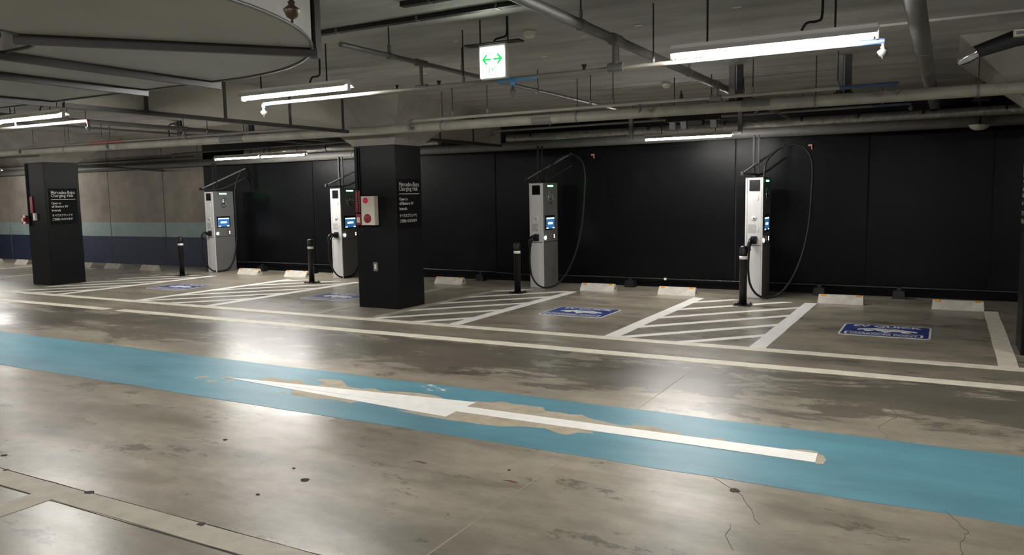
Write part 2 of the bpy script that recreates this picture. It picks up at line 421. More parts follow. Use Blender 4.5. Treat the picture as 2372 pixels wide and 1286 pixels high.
def crack_line(pts):
    b = MB()
    for (xa, ya), (xb, yb) in zip(pts[:-1], pts[1:]):
        d = V((xb-xa, yb-ya)).normalized(); n = V((-d.y, d.x))*.0014
        b.prism([(xa-n.x, ya-n.y), (xb-n.x, yb-n.y), (xb+n.x, yb+n.y), (xa+n.x, ya+n.y)], -.001, .0016)
    return b.build('floor_crack', HAIR, floor)
def jag(pts):
    out = [pts[0]]
    for a, b in zip(pts[:-1], pts[1:]):
        for t in (.33, .66): out.append((a[0]+(b[0]-a[0])*t+random.uniform(-.012, .012), a[1]+(b[1]-a[1])*t+random.uniform(-.012, .012)))
        out.append(b)
    return out
crack_line(jag([(.03, 4.47), (.06, 4.41), (.10, 4.30), (.13, 4.25), (.12, 4.16), (.10, 4.06), (.11, 3.96), (.08, 3.8)]))
crack_line(jag([(-1.14, 4.41), (-1.02, 4.30), (-.93, 4.21), (-.85, 4.05), (-.77, 3.87)]))
crack_line(jag([(-.90, 3.81), (-.89, 3.67), (-.82, 3.53)]))
crack_line(jag([(-.35, 6.6), (-.28, 6.2), (-.38, 5.9), (-.3, 5.62)]))
for x, y, s in ((-3.27, 3.32, .028), (-4.25, 2.61, .03), (-3.3, 2.6, .028), (-5.41, 2.77, .02), (-.99, 4.27, .03), (-4.34, 3.66, .016), (-3.35, 3.03, .012), (-5.09, 2.61, .02), (-3.48, 3.44, .012), (-2.27, 4.0, .012)):
    paint('chipped_hole', [(x+s*random.uniform(.7, 1.3)*math.cos(a), y+s*.8*random.uniform(.7, 1.3)*math.sin(a)) for a in [k*PI/4 for k in range(8)]], CRACK, .0028)
for x, y in ((-2.85, 3.88), (-2.18, 3.84)):
    paint('rust_mark', [(x-.05, y), (x, y+.015), (x+.06, y+.004), (x+.04, y-.012)], RUST, .0012)

# ------------------------------------------------------------------ pillars
def pillar(name, label, x0, x1, y0, y1, zt, hw, extra):
    cx, cy = (x0+x1)/2, (y0+y1)/2
    t = thing(name, label, 'pillar', (cx, cy, 0), 'black pillars'); w, d = (x1-x0)/2, (y1-y0)/2
    MB().bbox(-w, w, -d, d, 0, zt, .008).build('shaft', BLACKP, t)
    b = MB(); b.add([(-w, -d, zt), (w, -d, zt), (w, d, zt), (-w, d, zt), (-hw, -hw, ZC), (hw, -hw, ZC), (hw, hw, ZC), (-hw, hw, ZC)],
                    [(0, 1, 2, 3), (4, 7, 6, 5), (0, 4, 5, 1), (1, 5, 6, 2), (2, 6, 7, 3), (3, 7, 4, 0)])
    b.build('flared_capital', CAPM, t, 'bare concrete flared capital')
    if extra:
        MB().tube([(-w+.06, -d-.012, zt-.02), (-w+.06, -d-.012, 1.2)], .011, 8).build('conduit', BLACKP, t)
        MB().tube([(-w+.1, -d-.012, zt-.02), (-w+.1, -d-.012, 1.45)], .008, 8).build('conduit', BLACKP, t)
    return t
pillar('pillar', 'black square pillar with an ivory fire alarm box', -7.83, -7.07, 9.26, 9.90, 2.42, .98, True)
pillar('pillar', 'black square pillar at the left before the navy striped wall', -16.50, -15.85, 9.30, 10.02, 2.48, .98, True)
pillar('pillar', 'black square pillar cut off by the right picture edge', .66, 1.36, 9.05, 9.69, 2.42, .98, False)

def pillar_sign(label, origin, ex, out, w=.58, h=.73):
    """origin: upper left corner seen from the front; ex: reading direction."""
    ex = V(ex); ey = V((0, 0, 1)); ez = V(out); o = V(origin)
    t = thing('wall_sign', label, 'sign', o-ey*h, 'black charging hub signs')
    L = lambda a, b, c: ex*a+ey*b+ez*c          # local coordinates from the lower left corner
    b = MB(); vs = [L(a, bb, c) for c in (0, .006) for bb in (0, h) for a in (0, w)]
    b.add(vs, [(0, 2, 3, 1), (4, 5, 7, 6), (0, 1, 5, 4), (2, 6, 7, 3), (0, 4, 6, 2), (1, 3, 7, 5)]).build('sign_board', SIGNB, t)
    for body, x, y, ww, hh, s in (('Mercedes-Benz', .04, .62, .50, .062, True), ('Charging Hub', .04, .538, .46, .076, True),
                               ('Open to', .04, .40, .20, .055, False), ('all Battery EV', .04, .335, .345, .055, False), ('brands', .04, .27, .185, .043, False),
                               ('すべてのブランドで', .04, .165, .42, .05, False), ('ご利用いただけます', .04, .085, .42, .05, False)):
        lettering('lettering', body, L(x, y, .007), ex, ey, ww, hh, SIGNW, t, .0008, .004 if s else .012, s)
    r = MB(); r.add([L(a, bb, c) for c in (.005, .008) for bb in (.505, .512) for a in (.04, .545)], [(0, 2, 3, 1), (4, 5, 7, 6), (0, 1, 5, 4), (2, 6, 7, 3), (0, 4, 6, 2), (1, 3, 7, 5)])
    r.build('underline', SIGNW, t)
    return t
pillar_sign('black charging hub sign on the pillar with the fire alarm box', (-7.068, 9.285, 1.925), (0, 1, 0), (1, 0, 0))
pillar_sign('black charging hub sign on the leftmost pillar', (-15.848, 9.37, 1.955), (0, 1, 0), (1, 0, 0))
pillar_sign('black charging hub sign at the right picture edge', (.658, 9.66, 1.925), (0, -1, 0), (-1, 0, 0))

# fire equipment on the pillars
def alarm_box():
    t = thing('fire_alarm_box', 'ivory fire alarm box with red lamp and red disc', 'alarm', (-7.525, 9.255, 1.25))
    MB().bbox(-.125, .125, -.09, 0, 0, .43, .006).build('case', IVORY, t)
    MB().bbox(-.108, .108, -.096, -.085, .018, .412, .004).build('door', IVORY, t)
    MB().lathe([(.042, 0), (.042, .008), (.034, .026), (.015, .036), (0, .038)], (-.03, -.095, .365), 16, (0, -1, 0)).build('red_lamp', LEDR, t)
    MB().lathe([(.066, 0), (.066, .012), (.05, .018), (0, .019)], (-.005, -.095, .10), 20, (0, -1, 0)).build('red_disc', REDP, t)
    MB().lathe([(.004, 0), (.004, .004), (0, .005)], (-.085, -.095, .22), 8, (0, -1, 0)).build('latch', STEELD, t)
alarm_box()
def red_tag(x, y, z, h, label):
    t = thing('red_notice', label, 'notice', (x, y, z), 'red notices on pillars')
    MB().box(-.047, .047, -.012, 0, 0, h).build('plate', REDP, t)
    n = 7
    for c, k in ((-.018, n), (.018, n-2)):
        for i in range(k):
            MB().box(c-.007, c+.009, -.0135, -.012, h-.05-i*.036, h-.032-i*.036).build('character_mark', mat('pink_mark', (.42, .16, .17), .5), t)
red_tag(-7.775, 9.255, 1.44, .33, 'red vertical notice beside the ivory fire alarm box')
red_tag(-16.325, 9.295, 1.47, .33, 'red vertical notice on the leftmost pillar')
def red_box():
    t = thing('red_call_box', 'small red call box under the red notice on the middle pillar', 'call box', (-7.735, 9.255, 1.25))
    MB().bbox(-.048, .048, -.06, 0, 0, .165, .005).build('case', REDP, t)
    MB().box(-.03, .03, -.0625, -.06, .04, .12).build('label_plate', IVORY, t)
    MB().prism([(-.018, .05), (.018, .05), (0, .08)], -.064, -.0625, 'y').build('warning_triangle', YELL, t)
    MB().tube(spline([(.02, -.02, .0), (.025, -.03, -.06), (.05, -.03, -.09), (.02, -.03, -.12)]), .006, 6).build('cord', BLACKPL, t)
red_box()
def left_call():
    t = thing('red_call_box', 'red call box with two white knobs on the leftmost pillar', 'call box', (-16.53, 9.27, 1.25))
    MB().bbox(-.06, .05, -.06, .02, 0, .17, .005).build('case', REDP, t)
    MB().box(-.045, .0, -.063, -.06, .045, .125).build('label_plate', IVORY, t)
    for z in (.02, .15):
        MB().lathe([(0, -.03), (.025, -.022), (.03, 0), (.025, .022), (0, .03)], (.055, -.06, z), 12).build('white_knob', LAMPW, t)
    k = thing('ivory_switch_box', 'small ivory switch box on the leftmost pillar', 'switch', (-16.205, 9.295, 1.32))
    MB().bbox(-.038, .038, -.045, 0, 0, .145, .004).build('case', IVORY, k)
    MB().box(-.015, .015, -.049, -.045, .05, .1).build('rocker', LAMPW, k)
left_call()
def outlet():
    t = thing('wall_outlet', 'grey outlet plate low on the middle pillar', 'outlet', (-7.485, 9.26, .56))
    MB().bbox(-.042, .042, -.014, 0, 0, .135, .004).build('cover_plate', STEELG, t)
    MB().box(-.018, .018, -.018, -.013, .03, .105).build('socket', IVORY, t)
outlet()

# ------------------------------------------------------------------ EV chargers
def ev_charger(label, x, y, loop):
    t = thing('ev_charger', label, 'charger', (x, y, 0), 'silver chargers along the black wall')
    w, d, h = .132, .60, 1.86
    MB().box(-w+.006, w-.006, .006, d, 0, h-.006).build('core', STEELD, t)
    MB().bbox(-.102, .107, 0, .02, .005, .812, .003).build('front_panel', SILVER, t)
    up = MB().bbox(-.102, .107, 0, .02, .822, h, .003).build('front_panel', SILVER, t)
    for a, b in ((-w, -.105), (.110, w)):
        MB().bbox(a, b, -.003, .022, .003, h, .003).build('corner_trim', SILVER, t)
    MB().bbox(w-.02, w-.003, .024, d, .005, .812, .003).build('side_panel', GREYP, t)
    sp = MB().bbox(w-.02, w-.003, .024, d, .822, h, .003).build('side_panel', GREYP, t)
    MB().bbox(-w+.003, -w+.02, .024, d, .005, h, .003).build('side_panel', SILVER, t)
    MB().box(-w, w, -.002, d, h-.006, h+.004).build('top_cover', GREYP, t)
    # front face
    MB().bbox(-.074, .083, -.006, .004, 1.655, 1.825, .003).build('meter_frame', BLACKPL, t)
    MB().box(-.06, .069, -.0075, -.005, 1.668, 1.812).build('meter_window', GLASSD, t)
    for hz, hx in ((1.52, .053), (1.04, .058)):
        MB().bbox(hx-.011, hx+.011, -.01, .002, hz, hz+.062, .004).build('door_handle', mat('satin_handle', (.72, .72, .7), .35, metal=.2), t)
    es = MB().lathe([(.04, 0), (.04, .004), (0, .0045)], (0, 0, 1.237), 20, (0, -1, 0)).build('emergency_stop', LAMPW, t)
    MB().lathe([(.013, .004), (.013, .014), (0, .016)], (0, 0, 1.237), 12, (0, -1, 0)).build('red_button', REDP, es)
    MB().box(-.09, .03, -.0015, .001, 1.01, 1.145).build('rating_plate', mat('pale_plate', (.42, .42, .41), .45), t)
    for k in range(2): MB().box(-.005+k*.012, .001+k*.012, -.002, -.001, 1.065, 1.09).build('plate_mark', LAMPW, t)
    MB().bbox(-.04, .055, -.05, .0, .84, .965, .018).build('plug_holster', BLACKPL, t)
    # plug: nose in the holster, handle bowed out and down
    pg = MB(); pg.tube([(.005, -.03, .905), (.005, -.10, .905)], .038, 14)
    pg.tube(spline([(.0, -.09, .91), (-.005, -.15, .925), (-.012, -.20, .90), (-.02, -.225, .85), (-.022, -.215, .80), (-.02, -.20, .76)]), .026, 12,
            radii=None)
    pg.tube(spline([(.0, -.11, .88), (-.01, -.15, .85), (-.02, -.19, .80)]), .015, 8)
    pl = pg.build('charging_plug', BLACKPL, t)
    # side face
    MB().bbox(w-.004, w+.006, .17, .42, 1.785, 1.835, .006).build('lamp_recess', BLACKPL, t)
    MB().bbox(w+.004, w+.010, .19, .40, 1.797, 1.823, .004).build('status_light', GREENE, t)
    em = MB(); ring = [(w+.008, .30+.098*math.cos(a), 1.60+.098*math.sin(a)) for a in [k*2*PI/28 for k in range(29)]]
    em.tube(ring, .0075, 8, False)
    for k in range(3):
        a = PI/2+k*2*PI/3; p = V((math.cos(a), math.sin(a))); n = V((-p.y, p.x))
        A = p*.094; B = n*.02-p*.0; C2 = n*-.02
        em.add([(w+.004, .30+A.x, 1.6+A.y), (w+.004, .30+B.x, 1.6+B.y), (w+.004, .30+C2.x, 1.6+C2.y), (w+.016, .30, 1.6)], [(0, 1, 3), (1, 2, 3), (2, 0, 3)])
    em.build('star_emblem', CHROME, t, 'chrome three pointed star in a ring')
    bz = MB().bbox(w-.004, w+.008, .09, .47, 1.03, 1.29, .006).build('screen_bezel', BLACKPL, t)
    MB().box(w+.007, w+.009, .115, .445, 1.05, 1.25).build('screen', SCRB, t)
    bx = lambda a, b, c, e, m, nm: MB().box(w+.0088, w+.0098, a, b, c, e).build(nm, m, t)
    bx(.125, .435, 1.225, 1.245, SCRW, 'screen_text'); bx(.19, .37, 1.13, 1.165, SCRW, 'screen_text')
    bx(.12, .19, 1.053, 1.07, SCRW, 'screen_button'); bx(.375, .44, 1.053, 1.07, SCRW, 'screen_button')
    MB().lathe([(.028, 0), (.028, .008), (0, .01)], (w-.003, .10, .895), 16, (1, 0, 0)).build('white_lamp', LEDW, t)
    MB().bbox(w-.004, w+.004, .40, .475, .865, .955, .006).build('card_reader', BLACKPL, t)
    for z in (.89, .928): MB().lathe([(.014, 0), (.014, .006), (0, .007)], (w+.003, .438, z), 10, (1, 0, 0)).build('indicator', LEDP, t)
    # cable arm on top
    MB().box(-.075, -.045, .2, .24, h, 2.52).build('mast', STEELD, t)
    MB().box(-.005, .018, .24, .26, h, 2.52).build('mast', STEELD, t)
    MB().tube([(-.03, .2, h), (-.03, .2, 1.93)], .03, 10).build('swivel', STEELD, t)
    MB().tube([(-.17, -.06, 1.925), (.30, .86, 2.40)], .019, 4).build('cable_arm', STEELG, t)
    MB().tube(spline([(-.17, -.06, 1.925), (-.05, .05, 1.915), (.06, .35, 1.93), (.30, .86, 2.18)]), .016, 8).build('lower_arm', STEELD, t)
    MB().bbox(-.195, -.145, -.09, -.03, 1.895, 1.955, .012).build('arm_end', STEELD, t)
    if loop == 'wide':
        pts = [(.10, .2, h), (.11, .22, 2.02), (.14, .28, 2.14), (.28, .36, 2.29), (.5, .4, 2.36), (.68, .4, 2.27), (.775, .38, 2.05), (.78, .34, 1.6), (.755, .28, 1.1), (.68, .2, .66), (.55, .1, .30), (.40, .0, .09), (.24, -.1, .028), (.10, -.17, .08), (.0, -.2, .24), (-.03, -.21, .48), (-.025, -.205, .70), (-.02, -.20, .775)]
    else:
        pts = [(.26, .78, 2.36), (.2, .66, 2.1), (.185, .60, 1.75), (.19, .60, 1.2), (.185, .59, .7), (.17, .50, .3), (.155, .34, .07), (.14, .12, .025), (.08, -.07, .05), (.0, -.17, .22), (-.035, -.215, .46), (-.03, -.21, .68), (-.02, -.20, .775)]
    MB().tube(spline(pts, 7), .0165, 10).build('charging_cable', RUBBER, t)
    MB().box(-w-.02, w+.02, .05, .09, 0, .012).build('floor_bracket', STEELD, t)
    return t
ev_charger('silver charger at the left beside the navy striped wall', -14.942, 12.52, 'close')
ev_charger('silver charger partly hidden behind the middle pillar', -11.092, 12.48, 'close')
ev_charger('silver charger with a wide cable loop, nearest right of the middle pillar', -6.392, 12.40, 'wide')
ev_charger('silver charger farthest to the right, front face brightly lit', -2.622, 12.385, 'wide')

# ------------------------------------------------------------------ bollards
def bollard(label, x, y, square=False):
    t = thing('bollard', label, 'bollard', (x, y, 0), 'black bollards before the chargers')
    r = .055
    MB().lathe([(0, .0), (r, .0), (r, .84)], (0, 0, .01), 20).build('post', mat('bollard_black', (.005, .005, .005), .42, spec=.3), t)
    MB().lathe([(r+.006, 0), (r+.006, .08), (r*.8, .105), (0, .115)], (0, 0, .76), 20).build('cap', BLACKPL, t)
    MB().lathe([(r+.0015, 0), (r+.004, 0), (r+.004, .048), (r+.0015, .048)], (0, 0, .675), 20).build('reflective_band', mat('reflective_white', (.82, .82, .8), .4), t)
    b = MB().box(-.115, .115, -.115, .115, 0, .012).build('base_plate', BLACKPL, t)
    for sx in (-1, 1):
        for sy in (-1, 1):
            MB().lathe([(.014, 0), (.014, .012), (.007, .013), (.007, .03), (0, .031)], (sx*.09, sy*.09, .012), 6).build('anchor_bolt', STEELD, b)
bollard('black bollard with white band before the rightmost charger', -2.585, 11.55)
bollard('black bollard with white band before the wide-loop charger by the middle pillar', -6.37, 11.63)
bollard('black bollard with white band left of the charger hidden by the middle pillar', -11.0, 11.60)
bollard('black bollard with white band before the leftmost charger', -14.93, 11.68)

# ------------------------------------------------------------------ wheel stops
def wheel_stop(label, x, y, L=.62, old=False, grp='new white wheel stops'):
    t = thing('wheel_stop', label, 'wheel stop', (x, y, 0), grp)
    m = STOPO if old else STOPM
    P = [(0, 0), (.012, .02), (.075, .118), (.085, .125), (.12, .125), (.13, .118), (.165, .02), (.17, 0)]
    b = MB(); n = len(P); e = .02
    vs = [(-L/2+(e if z > .05 else 0)*.4, y_, z) for y_, z in P]+[(L/2-(e if z > .05 else 0)*.4, y_, z) for y_, z in P]
    b.add(vs, [tuple(range(n)), tuple(range(n, 2*n))[::-1]]+[(i, n+i, n+(i+1) % n, (i+1) % n) for i in range(n)])
    b.build('block', m, t)
    if not old:
        for s in (-1, 1):
            c = s*(L/2-.075)
            MB().add([(c-.035, .064, .107), (c+.035, .064, .107), (c+.035, .078, .129), (c-.035, .078, .129), (c-.035, .098, .129), (c+.035, .098, .129)], [(0, 1, 2, 3), (3, 2, 5, 4)]).build('reflector', ORANGE, t)
        for s in (-1, 1): MB().lathe([(.022, 0), (.016, .002), (0, .002)], (s*(L/2-.001), .09, .055), 10, (s, 0, 0)).build('end_hole', CRACK, t)
for x, y, lab in ((-13.70, 12.40, 'white wheel stop right of the leftmost charger'), (-12.21, 12.35, 'white wheel stop left of the charger hidden by the middle pillar'),
                  (-8.28, 12.35, 'white wheel stop just right of the middle pillar'), (-5.22, 12.32, 'white wheel stop right of the charger nearest the middle pillar'),
                  (-3.82, 12.29, 'white wheel stop left of the rightmost charger'), (-1.34, 12.17, 'white wheel stop right of the rightmost charger'), (.145, 12.11, 'rightmost white wheel stop')):
    wheel_stop(lab, x, y)
for x, lab in ((-16.97, 'old grey wheel stop left of the leftmost bollard'), (-18.36, 'old grey wheel stop second right of the leftmost pillar'), (-19.5, 'old grey wheel stop just right of the leftmost pillar'),
               (-22.35, 'old grey wheel stop just left of the leftmost pillar'), (-23.75, 'old grey wheel stop at the left picture edge')):
    wheel_stop(lab, x, 12.28, .58, True, 'old grey wheel stops')

# ------------------------------------------------------------------ EV decals on the floor
def ev_decal(label, x, y, w=.95, h=.82):
    t = thing('ev_charging_decal', label, 'floor decal', (x, y, 0), 'blue floor decals')
    def rr(x0, x1, y0, y1, r, n=5):
        out = []
        for cx, cy, a0 in ((x1-r, y1-r, 0), (x0+r, y1-r, PI/2), (x0+r, y0+r, PI), (x1-r, y0+r, 1.5*PI)):
            out += [(cx+r*math.cos(a0+PI/2*k/n), cy+r*math.sin(a0+PI/2*k/n)) for k in range(n+1)]
        return out
    MB().prism(rr(-w/2, w/2, -h/2, h/2, .07), 0, .0030).build('white_border', DECW, t)
    MB().prism(rr(-w/2+.022, w/2-.022, -h/2+.022, h/2-.022, .055), .0, .0036).build('blue_field', DECB, t)
    E1, E2 = (1, 0, 0), (0, 1, 0)
    lettering('lettering', 'EV QUICK', (-.36, .20, .0042), E1, E2, .74, .15, DECW, t, 0, .035)
    # boxed caption
    def frame(x0, x1, y0, y1, wd):
        b = MB()
        o = rr(x0, x1, y0, y1, .035); i = rr(x0+wd, x1-wd, y0+wd*.5, y1-wd*.5, .02); n = len(o)
        b.add([(p[0], p[1], .0042) for p in o]+[(p[0], p[1], .0042) for p in i], [(k, (k+1) % n, n+(k+1) % n, n+k) for k in range(n)])
        return b
    frame(-.415, .40, -.355, -.165, .026).build('caption_frame', DECW, t)
    lettering('lettering', 'CHARGING POINT', (-.36, -.31, .0042), E1, E2, .71, .095, DECW, t, 0, .03)
    # car pictogram with a plug below it
    car = [(-.30, -.02), (-.30, .03), (-.26, .085), (-.17, .11), (-.10, .155), (.02, .165), (.12, .145), (.20, .09), (.28, .06), (.33, .02), (.335, -.03), (.30, -.04), (.285, -.01), (.25, .02), (.20, .02), (.165, -.01), (.15, -.05), (.07, -.05), (.05, -.10), (.01, -.14), (-.03, -.10), (-.05, -.04), (-.08, -.04), (-.10, .0), (-.14, .04), (-.20, .04), (-.245, .01), (-.265, -.02)]
    MB().prism(car, .0036, .0044).build('car_pictogram', DECW, t)
    MB().prism([(-.10, .12), (-.05, .145), (.02, .148), (.11, .125), (.15, .1), (.04, .105)], .0044, .0048).build('car_window', DECB, t)
    for cx, cy in ((-.175, -.02), (.22, -.035)):
        MB().lathe([(.0, .0044), (.058, .0044), (.058, .003)], (cx, cy, 0), 20).build('car_wheel', DECW, t)
    for cx in (-.04, -.015, .01, .035): MB().box(cx-.006, cx+.006, .0, .025, .0044, .0048).build('plug_pin', DECB, t)
    return t
ev_decal('blue floor decal in the rightmost bay', -.605, 10.02)
ev_decal('blue floor decal in the bay left of the rightmost charger', -4.50, 10.04)
ev_decal('blue floor decal left of the middle pillar', -9.02, 10.08)
ev_decal('blue floor decal farthest left, before the leftmost charger', -13.03, 10.11)

# ------------------------------------------------------------------ fluorescent fittings
def lamp(label, x, y, z, L=1.32, rods=True, conduit=True, dim=1., grp='ceiling tube lights'):
    t = thing('fluorescent_light', label, 'light', (x, y, z), grp)
    h = L/2
    P = [(-.075, .0), (-.03, .038), (-.03, .062), (.03, .062), (.03, .038), (.075, .0), (.068, -.002), (.0, .03), (-.068, -.002)]
    MB().prism(P, -h, h, 'x').build('housing', LAMPW, t)
    for s in (-1, 1):
        MB().bbox(s*h-.012 if s > 0 else -h-.006, h+.006 if s > 0 else -h+.012, -.02, .02, -.035, .05, .004).build('end_socket', LAMPW, t)
    MB().tube([(-h+.03, 0, -.012), (h-.03, 0, -.012)], .0165, 8, False).build('tube', TUBEM, t)
    if rods:
        for s in (-.62, .62):
            MB().tube([(s*h, 0, .055), (s*h, 0, ZC-z)], .007, 6).build('hanger_rod', STEELD, t)
    if conduit:
        MB().tube(spline([(.5*h, 0, ZC-z), (.5*h, 0, .16), (.46*h, 0, .12), (.36*h, 0, .115), (.31*h, 0, .07)], 5), .009, 6).build('conduit', STEELD, t)
    return t
lamp('lit tube light at the upper right', -1.085, 5.5, 2.612)
lamp('lit tube light right of the large duct', -5.34, 5.5, 2.635)
lamp('lit tube light at the left picture edge', -9.55, 5.5, 2.665)
lamp('lit tube light near the black wall, left of the rightmost charger', -3.46, 11.7, 2.479, conduit=False)
lamp('lit tube light near the black wall above the left chargers', -13.02, 11.7, 2.537, conduit=False)
lamp('lit tube light near the black wall above the second charger', -11.72, 11.7, 2.537, 1.2, conduit=False)
lamp('lit tube light seen behind the leftmost pillar', -22.5, 11.7, 2.547, conduit=False)
for x, w in ((-13.8, 'first'), (-18.05, 'second'), (-22.3, 'third'), (-26.6, 'fourth'), (3.2, 'nearest on the right')): lamp('added unseen lane tube light, '+w+(' beyond the left picture edge' if x < 0 else ' beyond the picture edge'), x, 5.5, 2.63, conduit=False, grp='unseen tube lights added over the drive lane')  # unseen lamps added to carry the lane row on at its pitch
for x, w in ((-9.5, 'farthest left'), (-5.62, 'second from left'), (-1.1, 'directly'), (3.2, 'farthest right')): lamp('added unseen tube light '+w+' behind the viewpoint', x, -2.2, 2.63, conduit=False, grp='unseen tube lights added behind the viewpoint')  # unseen lamps added to light the foreground floor

# ------------------------------------------------------------------ exit sign
def exit_sign():
    t = thing('exit_sign', 'lit white exit sign with green arrows hanging from the ceiling', 'exit sign', (-3.165, 5.43, 2.565))
    MB().bbox(-.122, .122, -.0, .055, 0, .265, .008).build('case', LAMPW, t)
    MB().box(-.108, .108, -.003, .002, .012, .24).build('lit_face', SIGNE, t)
    def arrow(s):
        b = MB(); c = s*.048
        b.prism([(c-.038*s, .141), (c+.02*s, .141), (c+.02*s, .157), (c-.038*s, .157)], -.0045, -.003, 'y')
        b.prism([(c+.046*s, .149), (c+.008*s, .190), (c-.010*s, .190), (c+.018*s, .149), (c-.010*s, .108), (c+.008*s, .108)], -.0045, -.003, 'y')
        b.build('green_arrow', SIGNG, t)
    arrow(-1); arrow(1)
    p = MB()
    for q in (-1, 1):
        a, b, c = sorted((q*.03, q*.022, q*.014))
        p.box(min(q*.03, q*.022), max(q*.03, q*.022), -.0045, -.003, .03, .092)
        for z in (.03, .086): p.box(min(q*.03, q*.012), max(q*.03, q*.012), -.0045, -.003, z, z+.006)
    p.prism([(-.008, .08), (.0, .084), (.012, .066), (.010, .046), (.004, .046), (.004, .062), (-.006, .072)], -.0045, -.003, 'y')
    p.build('door_pictogram', SIGNG, t)
    MB().box(-.245, .245, -.02, .075, .268, .278).build('hood_plate', STEELD, t)
    for x in (-.125, .125): MB().tube([(x, .03, .275), (x, .03, ZC-2.565)], .006, 6).build('hanger_rod', STEELD, t)
    MB().tube(spline([(.118, .03, ZC-2.565), (.118, .03, .36), (.105, .03, .32), (.05, .03, .31), (.01, .03, .30), (.0, .03, .275)], 5), .008, 6).build('conduit', STEELD, t)
exit_sign()

# ------------------------------------------------------------------ smoke detectors
for x, y, lab in ((-3.15, 6.03, 'ivory smoke detector behind the exit sign'), (-3.185, 9.83, 'ivory smoke detector beyond the long sprinkler pipe')):
    t = thing('smoke_detector', lab, 'detector', (x, y, ZC), 'smoke detectors')
    MB().lathe([(0, 0), (.055, 0), (.055, -.022), (.048, -.03)], (0, 0, 0), 18).build('base', IVORY, t)
    MB().lathe([(.05, -.028), (.047, -.045), (.03, -.058), (0, -.06)], (0, 0, 0), 18).build('sensor_dome', IVORY, t)

# ------------------------------------------------------------------ pipes
def head(parent, x, y, z, drop=.048, up=False, s=.85, m=None):
    d = -1 if not up else 1
    MB().lathe([(.012*s, 0), (.012*s, d*drop*.55*s), (.018*s, d*drop*.6*s), (.014*s, d*drop*.9*s), (.038*s, d*drop*1.25*s), (.04*s, d*drop*1.4*s), (.024*s, d*drop*2.0*s), (.006*s, d*drop*2.2*s), (.006*s, d*drop*2.5*s), (0, d*drop*2.5*s)], (x, y, z), 12).build('sprinkler_head', m or STEELG, parent)
def hanger(parent, x, y, z, off=0., clamp=True, zc=ZC):
    MB().tube([(x, y, z), (x, y, zc)], .0055, 6).build('hanger_rod', STEELD, parent)
    if clamp: MB().lathe([(0, 0), (.014, 0), (.014, .05), (.007, .06), (0, .06)], (x, y, z+.01), 8).build('turnbuckle', STEELG, parent)

t = thing('sprinkler_pipe', 'thin sprinkler pipe with a blue section under the exit sign', 'pipe')
Y, Z = 5.69, 2.585
MB().tube([(-5.90, Y, Z), (-.44, Y, Z+.012)], .0165, 10).build('pipe_run', PIPEW, t)
MB().tube(spline([(-5.90, Y, Z), (-5.925, Y, Z-.004), (-5.93, Y, Z-.03)], 4), .018, 10).build('elbow', PIPEB, t)
for a, b in ((-5.91, -5.65), (-3.29, -2.9)): MB().tube([(a, Y, Z+.0), (b, Y, Z+.003)], .0172, 10).build('blue_section', PIPEB, t)
MB().tube([(-3.17, Y, Z), (-3.09, Y, Z)], .023, 10).build('tee', PIPEB, t)
MB().tube([(-3.13, Y, Z), (-3.13, Y, Z-.045)], .019, 10).build('tee', PIPEB, t)
MB().tube([(-.56, Y, Z+.012), (-.40, Y, Z+.012)], .019, 10).build('blue_section', mat('dark_blue_pipe', (.03, .05, .11), .5), t)
head(t, -3.13, Y, Z-.04); head(t, -5.93, Y, Z-.02); head(t, -.41, Y, Z)
for x in (-3.60, -1.945): hanger(t, x, Y, Z)
for x, h in ((-4.30, .05), (-2.5, .06), (-3.85, .05)): MB().lathe([(.012, 0), (.012, h*.6), (.022, h), (0, h)], (x, Y, Z), 8).build('hanger_stud', STEELD, t)

t = thing('sprinkler_pipe', 'thin sprinkler pipe with a pink end by the left tube light', 'pipe')
MB().tube([(-13., Y, 2.62), (-8.76, Y, 2.595)], .0165, 10).build('pipe_run', PIPEW, t)
MB().tube(spline([(-9.15, Y, 2.6), (-8.78, Y, 2.597), (-8.74, Y, 2.59), (-8.735, Y, 2.56)], 4), .018, 10).build('red_section', PIPER, t)
head(t, -8.735, Y, 2.575); hanger(t, -10.2, Y, 2.6)

def cross_main(label, x, z, y0, y1, r, rods, riser=None):
    t = thing('sprinkler_main', label, 'pipe', (0, 0, 0), 'sprinkler mains running to the rear wall')
    MB().tube([(x, y0, z), (x, y1, z)], r, 12).build('pipe_run', STEELG if r < .03 else PIPEG, t)
    for y in rods:
        hanger(t, x, y, z+r)
        MB().tube([(x, y-.02, z), (x, y+.02, z)], r+.006, 12).build('clamp', STEELG, t)
    if riser:
        for ry, rz in riser:
            MB().tube([(x, ry, z), (x, ry, rz)], r*.75, 10).build('drop_pipe', PIPEG, t)
            MB().tube([(x-.06, ry, rz), (x+.06, ry, rz)], r*.95, 10).build('tee', PIPEG, t)
            MB().tube([(x, ry-.07, z), (x, ry+.07, z)], r+.01, 12).build('tee', PIPEG, t)
cross_main('thick grey sprinkler main passing right of the exit sign', -2.24, 2.80, -.5, 12.9, .036, (5.05, 7.6, 9.9), ((5.69, 2.6), (8.6, 2.655)))
cross_main('thin grey sprinkler main passing left of the exit sign', -4.03, 2.80, 4.66, 12.9, .021, (5.25, 6.35, 7.9), ((5.69, 2.6),))
cross_main('grey sprinkler main seen below the smoke barrier at the left', -10.75, 2.80, 4.7, 12.9, .034, (6.7, 8.6), ((8.6, 2.68),))
cross_main('thinner grey main left beside the main below the smoke barrier', -11.42, 2.78, 4.7, 12.9, .018, (7.4,))

